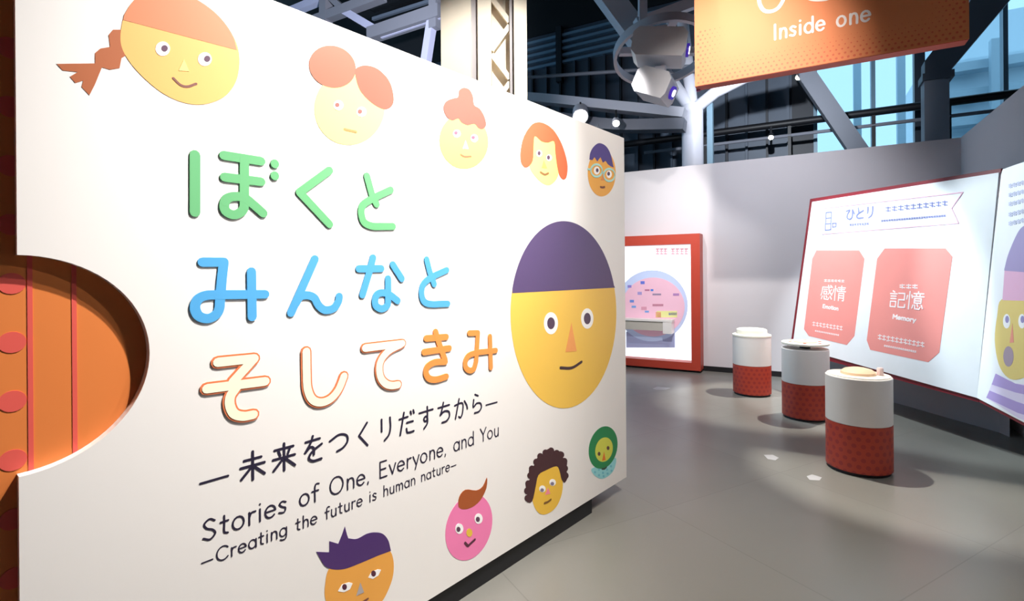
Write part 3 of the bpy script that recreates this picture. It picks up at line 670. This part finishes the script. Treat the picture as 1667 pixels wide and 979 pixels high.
face(f5, 'mustard face with dark curly hair', (236, 188, 66), closed([(592, 360), (640, 315), (695, 300), (722, 360), (720, 440), (690, 510), (640, 545), (600, 535), (574, 480), (583, 420)]),
     [((70, 40, 44), closed([(540, 478), (548, 440), (538, 395), (560, 370), (555, 325), (582, 300), (598, 262), (625, 250), (642, 225), (668, 215), (690, 236), (715, 230), (725, 262), (746, 285), (740, 320), (749, 355), (735, 386), (718, 372), (708, 330), (692, 305), (640, 325), (602, 350), (588, 410), (570, 482)], 3))] + [((70, 40, 44), E_(x, y, 15, 17, n=16)) for x, y in [(548, 465), (546, 428), (552, 392), (562, 352), (570, 318), (592, 284), (612, 256), (638, 238), (666, 228), (694, 240), (716, 248), (732, 280), (735, 316), (738, 352)]],
     [eye(622, 418, 16, 17, 620, 424, 9, 9, (130, 120, 140)), eye(673, 386, 16, 17, 671, 392, 9, 9, (130, 120, 140))], ((240, 138, 150), [(650, 412), (636, 448), (662, 442)]), ([(632, 490), (648, 484), (664, 472)], .0065), (130, 90, 40))
scarf = closed([(868, 318), (920, 300), (986, 262), (985, 310), (960, 348), (920, 368), (884, 352)])
face(f5, 'lime face framed by a dark green hood and blue scarf', (40, 136, 80), E_(926, 212, 70, 108, 12), [], [], None, None, (60, 50, 40), [((150, 214, 218), scarf, .0009), ((214, 216, 84), E_(930, 222, 43, 62, 12), .0014)])
for q in [(885, 335), (905, 322), (905, 350), (925, 338), (928, 355), (945, 322), (948, 342), (965, 305), (968, 328)]:
    mb = MB(); mb.prism(TBd, [TBd.pix(*p) for p in f5(E_(q[0], q[1], 5, 6, n=12))], 0, .0012); mb.build('scarf_dot', ink((110, 190, 204)), bd)
gh = [o for o in bd.children if o.name.startswith('printed_face')][-1]
for x, y in ((905, 243), (950, 214)): mb = MB(); mb.prism(TBd, [TBd.pix(*p) for p in f5(E_(x, y, 7, 10, n=14))], 0, .0018); mb.build('pupil', ink((96, 66, 60)), gh)
mb = MB(); mb.prism(TBd, [TBd.pix(*p) for p in f5([(930, 232), (920, 278), (938, 274)])], 0, .0018); mb.build('nose', ink((226, 120, 50)), gh)
mb = MB(); mb.ribbon(TBd, [TBd.pix(*p) for p in f5([(920, 318), (932, 318), (942, 310)])], .006, 0, .0018); mb.build('mouth', ink((56, 76, 66)), gh)
f6 = crop(480, 820, 6.159)
face(f6, 'tan face with spiky purple hair at the bottom edge', (234, 164, 72), closed([(330, 680), (400, 610), (650, 540), (900, 470), (962, 490), (990, 600), (980, 740), (930, 880), (870, 985), (780, 1080), (600, 1140), (450, 1110), (340, 1030), (300, 930), (305, 800)]),
     [((74, 44, 104), [(215, 485), (345, 490), (345, 378), (435, 405)] + [(470, 320), (500, 232), (522, 315)] + spline([(535, 350), (620, 355), (720, 305), (800, 290), (880, 305), (935, 370), (962, 475)]) + spline([(840, 520), (650, 600), (500, 655), (380, 660), (300, 625), (250, 550)]))],
     [([(430, 880), (470, 812), (540, 790), (577, 800), (550, 860), (490, 890)], E_(495, 836, 24, 30, n=18), (84, 40, 60)), ([(733, 742), (770, 682), (830, 660), (862, 665), (835, 722), (780, 757)], E_(786, 702, 24, 30, n=18), (84, 40, 60))],
     ((174, 166, 166), [(655, 793), (613, 928), (692, 890)]), ([(640, 1000), (680, 985), (730, 955)], .004), (120, 70, 60))

# ================================================================== hanging orange sign
d0 = ray(1136, 140); q = CAM + d0 * 4.6
SB = Board(q, HD, (0, 0, 1), HN); sw = SB.pix(1578, 68)[0]; shh = 1.15; sth = .12
sg = thing('hanging_sign', 'orange hanging box sign lettered Inside one', 'sign', SB.at(sw / 2, 0))
SGM = dotted('orange_halftone', (226, 124, 62), (206, 84, 52), .035, .0303, .009)
mb = MB(); al_ = SB.pix(1131, 100)[0]; mb.bbox(SB, al_, sw, 0, shh, -sth, 0); mb.build('box', mat('sign_orange', (228, 134, 84), .55, .3), sg)
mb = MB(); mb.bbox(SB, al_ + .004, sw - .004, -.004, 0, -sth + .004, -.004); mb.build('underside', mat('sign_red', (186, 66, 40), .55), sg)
Bd_ = wall_board(0)
RDT = mat('sign_red_dot', (214, 98, 62), .55)
mbd = MB()
nx = int((sw - al_) / .04); 
for i in range(nx):
    for k in range(14):
        e = min(i * .04, (nx - 1 - i) * .04, k * .0346)
        if e > .2: continue
        r_ = .010 * (1 - e / .24)
        a = al_ + .03 + i * .04 + (.02 if k % 2 else 0); b = .025 + k * .0346
        if a < sw - .02: mbd.prism(SB, ellipse(a, b, r_, r_, n=8), 0, .0006)
mbd.build('dotted_border', RDT, sg)['kind'] = 'stuff'
SW = mat('sign_white', (246, 232, 226), .5)
a0, b0 = SB.pix(1259, 65); a1, b1 = SB.pix(1419, 33); size = SB.pix(1262, 41)[1] - SB.pix(1262, 65)[1]
write(SB, 'Inside one', a0, b0, size, .0088, 0, .0019, (a1 - a0) / (width('Inside one', .08) * size), .08, 'caption_letter', SW, sg)
mb = MB(); ks = crop(1120, 0, 3.473)
mb.ribbon(SB, [SB.pix(*p) for p in spline(ks([(520, -150), (440, -110), (405, -40), (405, 20), (430, 60), (470, 65), (510, 45), (540, -5), (545, -60)]))], .0145, 0, .003)
mb.build('headline_letter', SW, sg)
mb = MB(); mb.ribbon(SB, [SB.pix(*p) for p in spline(ks([(640, -90), (650, -40), (690, -8), (745, -2), (800, -12), (840, -50)]))], .0145, 0, .003); mb.build('headline_letter', SW, sg)
mb = MB(); mb.bbox(SB, al_ - .004, al_ + .03, -.012, .05, -sth - .004, -sth + .03); mb.build('corner_fringe', mat('magenta_fringe', (150, 40, 120), .5), sg)  # colour fringe and corner shade painted as a small magenta block
for a in (.3, sw - .3):
    mb = MB(); mb.tube([SB.at(a, shh - .01, -sth / 2), SB.at(a, HALL_H - .02 - q.z, -sth / 2)], .006, 6); mb.build('cable', DARK, sg)

# ================================================================== red framed alcove
AB = wall_board(7.99); AK = wall_board(8.20); Apx = AB.pix
a1 = Apx(1140, 500)[0]; a0 = a1 - 1.75; zt = Apx(1140, 380)[1]; zbm = max(.035, Apx(1140, 608)[1]); ai = Apx(1125, 500)[0]; zi1 = Apx(1125, 397)[1]; zi0 = Apx(1125, 591)[1]
av = thing('display_alcove', 'red framed glowing white display alcove by the back wall', 'display', AB.at((a0 + a1) / 2, 0))
def ab(nm, m, *v): mb = MB(); mb.bbox(AB, *v); return mb.build(nm, m, av)
fr = a1 - ai; dp = -.262
ab('frame_side', RED, ai, a1, zbm, zt, dp, 0); ab('frame_side', RED, a0, a0 + fr, zbm, zt, dp, 0)
ab('frame_top', RED, a0 + fr, ai, zi1, zt, dp, 0); ab('frame_sill', RED, a0 + fr, ai, zbm, zi0, dp, 0)
ab('plinth', BLACK, a0 + .05, a1 - .05, 0, zbm, dp, -.06)
LIT = mat('backlit_white', (236, 244, 250), .5, emit=.85, ecol=(236, 246, 255))
ab('back_panel', LIT, a0 + fr, ai, zi0, zi1, dp, -.2)
mb = MB(); mb.prism(AK, [AK.pix(*p) for p in E_(1062, 498, 58, 58, n=48)], .01, .02); mb.build('round_niche', mat('niche_blue', (176, 190, 222), .5, emit=.25), av)
mb = MB(); mb.prism(AK, [AK.pix(*p) for p in E_(1064, 500, 51, 48, n=48)], .02, .026); mp_ = mb.build('pink_map', mat('map_pink', (214, 172, 190), .5, emit=.25), av)
mb = MB(); mb.prism(AK, [AK.pix(*p) for p in [(1020, 540), (1099, 540), (1099, 566), (1020, 566)]], .01, .018); mb.build('lower_niche', mat('lower_niche_blue', (166, 174, 212), .5, emit=.15), av)  # lower rectangle in a bluish tone
kc = crop(1010, 390, 5.757)
for x, y, w_, h_, c_ in [(90, 440, 36, 24, (128, 120, 190)), (212, 405, 38, 28, (96, 110, 196)), (255, 475, 45, 16, (170, 110, 140)), (300, 475, 26, 18, (70, 120, 200)), (185, 505, 40, 28, (150, 140, 190)), (345, 515, 80, 16, (140, 125, 150)),
                        (525, 516, 56, 22, (160, 120, 170)), (112, 578, 38, 24, (100, 130, 200)), (130, 630, 40, 20, (110, 150, 205)), (355, 615, 100, 20, (176, 120, 140)), (225, 645, 50, 30, (196, 140, 160)), (252, 676, 38, 16, (110, 150, 205)),
                        (440, 700, 190, 60, (208, 208, 140)), (360, 705, 50, 50, (214, 160, 120)), (495, 697, 76, 24, (110, 120, 170))]:
    mb = MB(); mb.prism(AK, [AK.pix(*p) for p in kc([(x - w_ / 2, y - h_ / 2), (x + w_ / 2, y - h_ / 2), (x + w_ / 2, y + h_ / 2), (x - w_ / 2, y + h_ / 2)])], .026, .03); mb.build('patch', mat('patch_%d_%d' % (x, y), c_, .5, emit=.2), mp_)
PT = mat('pink_text', (244, 176, 192), .5, emit=.5)
mb = MB()
for x0 in (335, 372, 408, 478, 520, 562, 602):
    for y0, y1 in ((85, 95), (108, 116), (130, 142)): mb.prism(AK, [AK.pix(*p) for p in kc([(x0, y0), (x0 + 32, y0), (x0 + 32, y1), (x0, y1)])], .01, .013)
    mb.prism(AK, [AK.pix(*p) for p in kc([(x0 + 10, 85), (x0 + 18, 85), (x0 + 18, 142), (x0 + 10, 142)])], .01, .0128)
mb.build('heading_print', PT, av)
mb = MB()
for k in range(18): x0 = 135 + k * 20; mb.prism(AK, [AK.pix(*p) for p in kc([(x0, 204), (x0 + 14, 204), (x0 + 14, 220), (x0, 220)])], .01, .013)
mb.build('caption_print', mat('caption_blue', (196, 208, 232), .5, emit=.5), av)
A2 = wall_board(7.97)
zc1, zc0 = A2.pix(1050, 520)[1], A2.pix(1050, 538)[1]; ac = A2.pix(1092, 530)[0]
mb = MB(); mb.bbox(A2, a0 + fr + .02, ac, zc0, zc1 - .03, -.2, -.02); mb.build('counter', mat('counter_beige', (196, 190, 180), .5), av)
mb = MB(); mb.bbox(A2, a0 + fr + .02, ac + .02, zc1 - .03, zc1, -.2, 0); mb.build('counter_top', WHITE, av)
mb = MB(); mb.bbox(A2, ac - .12, ac + .01, zc0 - .04, zc1 - .03, -.2, -.005); mb.build('counter_end', WHITE, av)

# ================================================================== giant open book
S0 = CAM + ray(1590, 648) * 4.3
u = Vector((-.077, .9966, .028)).normalized(); v = Vector((.0811, -.022, 1)); Nl = v.cross(u).normalized()
if Nl.dot(CAM - S0) < 0: Nl = -Nl
Ul = -u; Vl = Nl.cross(Ul).normalized()
LP = Board(S0, Ul, Vl, Nl)
PAGE = mat('page_white', (240, 243, 246), .55, .3, emit=0)
bk = thing('giant_open_book', 'giant open picture book standing against the right wall', 'book', (S0.x, S0.y, 0))
lq = [(1590, 648), (1626, 281), (1322, 329), (1290, 564)]
lp = [LP.pix(*p) for p in lq]
mb = MB(); mb.prism(LP, lp, -.015, 0); pg = mb.build('left_page', PAGE, bk)
cq = [LP.pix(*p) for p in [(1590, 655), (1627, 274), (1317, 324), (1284, 570)]]
mb = MB(); mb.prism(LP, cq, -.05, -.015); mb.build('left_cover', DRED, bk)
# right page folds towards the viewer
u2 = Vector((-.38, -.925, -.01)).normalized(); Nr = u2.cross(v).normalized()
if Nr.dot(CAM - S0) < 0: Nr = -Nr
Vr = Nr.cross(u2).normalized()
RP = Board(S0, u2, Vr, Nr); RL = 1.6
h0 = RP.pix(1590, 646)[1]; h1 = RP.pix(1640, 273)[1]
s_top = RP.pix(1632, 279)
mb = MB(); mb.prism(RP, [(0, 0), (RL, 0), (RL, h1), (s_top[0], h1), (s_top[0] - .02, h1 - .04)], -.015, 0); mb.build('right_page', PAGE, bk)
mb = MB(); mb.prism(RP, [(0, -.03), (RL + .03, -.03), (RL + .03, h1 + .0), (s_top[0], h1)], -.05, -.016); mb.build('right_cover', DRED, bk)
SPN = mat('purple_spine', (72, 36, 110), .5)
mb = MB(); mb.bar(LP.at(0, -.035, -.06) , LP.at(lp[1][0], lp[1][1] + .035, -.06), .09, .05, up=Nl); mb.build('spine', SPN, bk)
SAL = mat('salmon_card', (240, 150, 142), .55); CW = mat('card_text_white', (255, 240, 240), .55); PBL = mat('page_blue_print', (138, 144, 198), .55); PPK = mat('page_pink_line', (232, 184, 206), .55)
kc = crop(1300, 390, 4.45)
def pageprint(B, polys, m, nm, par, dz=.002, lab=None):
    mb = MB()
    for p in polys: mb.prism(B, [B.pix(*q) for q in p], 0, dz)
    return mb.build(nm, m, par, label=lab)
def tilted(B, cr, txt, p0, p1, capx, r, m, nm, par, gap=0, dz=.004):
    """text along a pixel baseline drawn on the page, sheared with the page's own axes"""
    (a0, b0), (a1, b1) = [B.pix(*q) for q in cr([p0, p1])]; au, bu = B.pix(*cr([(p0[0] + capx[0], p0[1] + capx[1])])[0])
    e1 = Vector((a1 - a0, b1 - b0)) / width(txt, gap); e2 = Vector((au - a0, bu - b0)); mb = MB(); x = 0
    for c in txt:
        adv, st_ = G[c]
        strokes(mb, B, st_, lambda p: tuple(Vector((a0, b0)) + e1 * (x + p[0]) + e2 * p[1]), r, 0, dz); x += adv + gap
    return mb.build(nm, m, par)
def marks(B, cr, p0, p1, n, hgt, r, m, nm, par, dz=.004):
    """a line of print too small to read: short upright and level ticks"""
    mb = MB(); rnd = random.Random(n)
    for k in range(n):
        t = (k + .5) / n; x = p0[0] + (p1[0] - p0[0]) * t; y = p0[1] + (p1[1] - p0[1]) * t; w_ = (p1[0] - p0[0]) / n * .36
        for s_ in ([(x - w_, y - hgt * .3), (x + w_, y - hgt * .3)], [(x, y - hgt * .5), (x, y + hgt * .5)], [(x - w_, y + hgt * rnd.uniform(.1, .5)), (x + w_, y + hgt * .4)]):
            mb.ribbon(B, [B.pix(*q) for q in cr(s_)], r, 0, dz)
    return mb.build(nm, m, par)
card1 = [(130, 80), (440, 80), (478, 140), (405, 700), (350, 765), (75, 700), (40, 650), (100, 140)]
card2 = [(625, 65), (1065, 65), (1115, 125), (1020, 820), (940, 890), (520, 800), (495, 730), (570, 140)]
for cp, st_ in ((card1, 1), (card2, 2)):
    o = pageprint(LP, [kc(cp)], SAL, 'card', bk, .002, 'salmon card printed on the left page')
    if st_ == 1:
        tilted(LP, kc, '感情', (160, 435), (338, 450), (8, -105), .0068, CW, 'card_title', o)
        tilted(LP, kc, 'Emotion', (175, 495), (290, 515), (3, -24), .006, CW, 'card_caption', o)
        marks(LP, kc, (185, 298), (335, 302), 6, 16, .0035, CW, 'card_reading', o)
        marks(LP, kc, (100, 610), (322, 645), 9, 30, .004, CW, 'card_note', o); marks(LP, kc, (120, 662), (295, 695), 14, 10, .0026, CW, 'card_note', o)
    else:
        tilted(LP, kc, '記憶', (655, 495), (905, 515), (12, -125), .0068, CW, 'card_title', o)
        tilted(LP, kc, 'Memory', (682, 572), (850, 600), (4, -28), .0065, CW, 'card_caption', o)
        marks(LP, kc, (730, 340), (868, 342), 3, 28, .005, CW, 'card_reading', o)
        marks(LP, kc, (575, 705), (915, 765), 11, 36, .0045, CW, 'card_note', o); marks(LP, kc, (620, 770), (855, 815), 16, 12, .003, CW, 'card_note', o)
kh = crop(1320, 300, 5.954)
tilted(LP, kh, 'ひとり', (335, 350), (622, 322), (8, -108), .008, PBL, 'page_heading', bk)
marks(LP, kh, (720, 245), (1330, 182), 10, 44, .0045, PBL, 'page_subheading', bk); marks(LP, kh, (680, 357), (1310, 305), 26, 16, .0028, PBL, 'page_small_print', bk)
marks(LP, kh, (375, 395), (565, 383), 8, 18, .003, PBL, 'page_small_print', bk)
mb = MB()
for s_ in ([(150, 275), (200, 270), (195, 440), (140, 446), (150, 275)], [(150, 330), (195, 326)], [(146, 385), (194, 382)], [(212, 380), (246, 376), (244, 412), (212, 416), (212, 380)]):
    for a, b in zip(s_, s_[1:]): mb.ribbon(LP, [LP.pix(*q) for q in kh([a, b])], .006, 0, .004)
mb.build('page_emblem', PBL, bk)
mb = MB()
for a, b in (((120, 235), (1475, 80)), ((1475, 80), (1365, 235)), ((1365, 235), (1432, 378)), ((1432, 378), (110, 485))): mb.ribbon(LP, [LP.pix(*q) for q in kh([a, b])], .0045, 0, .004)
mb.build('ribbon_outline', PPK, bk)
# printed child on the right page
k6 = crop(1560, 240, 2.04)
def rp(pts, c_, nm, dz, par=None): return pageprint(RP, [k6(pts)], ink(c_, .55), nm, par or bk, dz)
pf = rp(closed([(122, 640), (130, 560), (145, 505), (215, 505), (285, 510), (300, 600), (295, 680), (262, 740), (205, 770), (165, 765), (135, 720)]), (226, 204, 122), 'printed_child', .002)
rp([(148, 508), (155, 410), (180, 405), (260, 410), (290, 425), (292, 512), (215, 510)], (224, 176, 206), 'hair', .003, pf)
rp([(155, 410)] + spline([(155, 405), (170, 350), (205, 275), (235, 262), (270, 300), (290, 420)]), (158, 148, 192), 'cap', .004, pf)
rp(E_(162, 578, 12, 24, n=24), (250, 250, 250), 'eye', .003, pf); rp(E_(164, 572, 6, 12, n=16), (150, 144, 196), 'pupil', .004, pf)
rp(E_(213, 578, 12, 24, n=24), (250, 250, 250), 'eye', .003, pf); rp(E_(215, 572, 6, 12, n=16), (150, 144, 196), 'pupil', .004, pf)
rp([(181, 585), (172, 650), (186, 648)], (234, 150, 130), 'nose', .003, pf); rp(E_(168, 695, 17, 34, n=30), (168, 150, 166), 'mouth', .003, pf)
rp([(125, 752), (190, 785), (262, 790), (290, 930), (200, 900), (94, 832)], (226, 216, 240), 'striped_shirt', .0015, pf)
rp([(125, 752), (190, 785), (262, 800), (262, 830), (192, 815), (112, 788)], (176, 156, 214), 'shirt_stripe', .0025, pf)
rp([(105, 808), (194, 845), (270, 870), (272, 905), (197, 882), (94, 832)], (176, 156, 214), 'shirt_stripe', .0025, pf)
for y in (120, 150, 180, 215, 245): marks(RP, k6, (168, y + 10), (300, y - 25), 10, 10, .006, ink((206, 210, 232)), 'page_small_print', bk)

# ---- stand carrying the book
sv = v * (1.7); fz = S0.z
A, B_, C_ = LP.at(lp[3][0] + .1, .08, -.05), LP.at(-.02, .08, -.05), RP.at(RL - .1, .08, -.05)
D_, E2, F2 = Vector((3.60, 3.05, fz)), Vector((4.42, 4.55, fz)), Vector((4.10, 6.9, fz))
bs = thing('book_stand', 'grey plinth under the giant open book', 'plinth', (4.4, 5.2, 0))
def quadprism(mb, pts, top):
    n = len(pts); mb.add(list(pts) + list(top), [tuple(range(n)), tuple(range(2 * n - 1, n - 1, -1))] + [(i, (i + 1) % n, n + (i + 1) % n, n + i) for i in range(n)])
GREY = mat('plinth_grey', (150, 148, 152), .6)
mb = MB(); lo = [A, B_, C_, D_, E2, F2]; hi = [A + sv, B_ + sv, C_ + sv] + [p + Vector((0, 0, 1.7)) for p in (D_, E2, F2)]
quadprism(mb, lo, hi); mb.build('support_body', GREY, bs)
mb = MB(); mb.plan([(4.17, 6.98), (4.47, 4.75), (4.44, 4.62), (3.7, 3.3), (3.62, 3.06), (4.5, 4.64), (5.3, 6.2), (4.35, 6.95)][:3] + [(5.2, 6.1), (5.1, 6.4), (4.3, 6.95)], 0, fz + .12); mb.build('kick_wall', GREY, bs)

# ================================================================== pedestals
PR = .215
DRUM = mat('pedestal_white', (226, 220, 216), .45); RDRUM = dotted('pedestal_red_dots', (178, 62, 42), (156, 48, 42), .058, .05, .016, PR)
PEACH = mat('peach_silicone', (244, 206, 170), .5); IVORY = mat('ivory_top', (244, 238, 222), .45)
def pedestal(x, y, label, top):
    t = thing('display_pedestal', label, 'pedestal', (0, 0, 0), 'round red and white pedestals'); t.location = (x, y, 0)
    mb = MB(); mb.lathe([(PR - .015, 0), (PR - .015, .025)]); mb.build('base_shade_ring', BLACK, t)  # recessed ring, black to paint the shade of the base gap
    mb = MB(); mb.lathe([(PR, .025), (PR, .365)], 48); mb.build('lower_drum', RDRUM, t)
    mb = MB(); mb.lathe([(PR - .004, .365), (PR, .369), (PR, .703), (PR - .006, .71)], 48); mb.build('upper_drum', DRUM, t)
    if top == 'dome':
        mb = MB(); mb.lathe([(PR - .012, .71), (PR - .012, .716)], 48); mb.build('top_disc', IVORY, t)
        mb = MB(); mb.lathe([(.115, .714), (.112, .735), (.09, .752), (.05, .763), (.0, .766)], 40); mb.build('dome', PEACH, t)
        mb = MB(); mb.lathe([(.022, .0), (.022, .05), (.016, .058), (0, .06)], 16); o = mb.build('peg', mat('peg_pink', (238, 208, 204), .5), t); o.location = (.125, -.06, .715)
    elif top == 'lid':
        mb = MB(); mb.lathe([(.05, .71), (.05, .75)], 20); mb.build('spindle', BLACK, t)
        mb = MB(); mb.lathe([(PR - .004, .748), (PR + .002, .752), (PR + .002, .768), (PR - .004, .772)], 48); mb.build('turning_lid', IVORY, t)
        mb = MB(); mb.lathe([(.11, .771), (.105, .78), (.0, .784)], 30); mb.build('lid_pad', mat('pad_salmon', (244, 190, 160), .5), t)
        for k in range(6):
            a = k * math.pi / 3; mb = MB(); mb.lathe([(.016, 0), (.016, .006), (0, .008)], 12); o = mb.build('lid_button', mat('button_red', (226, 110, 90), .5), t); o.location = (.15 * math.cos(a), .15 * math.sin(a), .771)
    else:
        mb = MB(); mb.lathe([(PR + .002, .708), (PR + .004, .714), (PR + .002, .73), (PR - .02, .738)], 48); mb.build('top_disc', IVORY, t)
        mb = MB(); mb.lathe([(.17, .736), (.175, .75), (.17, .79), (.15, .8)], 40); mb.build('raised_plate', IVORY, t)
    return t
pedestal(2.93, 6.33, 'farthest pedestal, near the back wall, with a raised ivory plate', 'plate')
pedestal(3.0, 5.3, 'middle pedestal of the three, with a lid floating over a dark gap', 'lid')
pedestal(2.62, 3.92, 'nearest pedestal of the three, with a peach dome on top', 'dome')

# ---- floor stickers
FBd = Board((0, 0, 0), (1, 0, 0), (0, 1, 0), (0, 0, 1)); STK = mat('white_sticker', (182, 182, 184), .4)
for pts, lab in (([(1243, 741), (1258, 741), (1268, 746), (1262, 750), (1250, 748)], 'white floor sticker left of the nearest pedestal, farther of two'),
                 ([(1313, 776), (1322, 773), (1338, 778), (1334, 783), (1318, 782)], 'white floor sticker closest to the foot of the nearest pedestal'),
                 ([(1062, 633), (1070, 630), (1092, 632), (1084, 635), (1068, 635)], 'faint white floor sticker in front of the red framed alcove')):
    c_ = FBd.pix(*pts[0]); mb = MB(); mb.prism(FBd, [FBd.pix(*p) for p in pts], 0, .0012); tag(mb.build('floor_sticker', STK, loc=(c_[0], c_[1], 0)), lab, 'sticker', 'white floor stickers')

for o in bpy.data.objects:
    if '_loc' in o: del o['_loc']
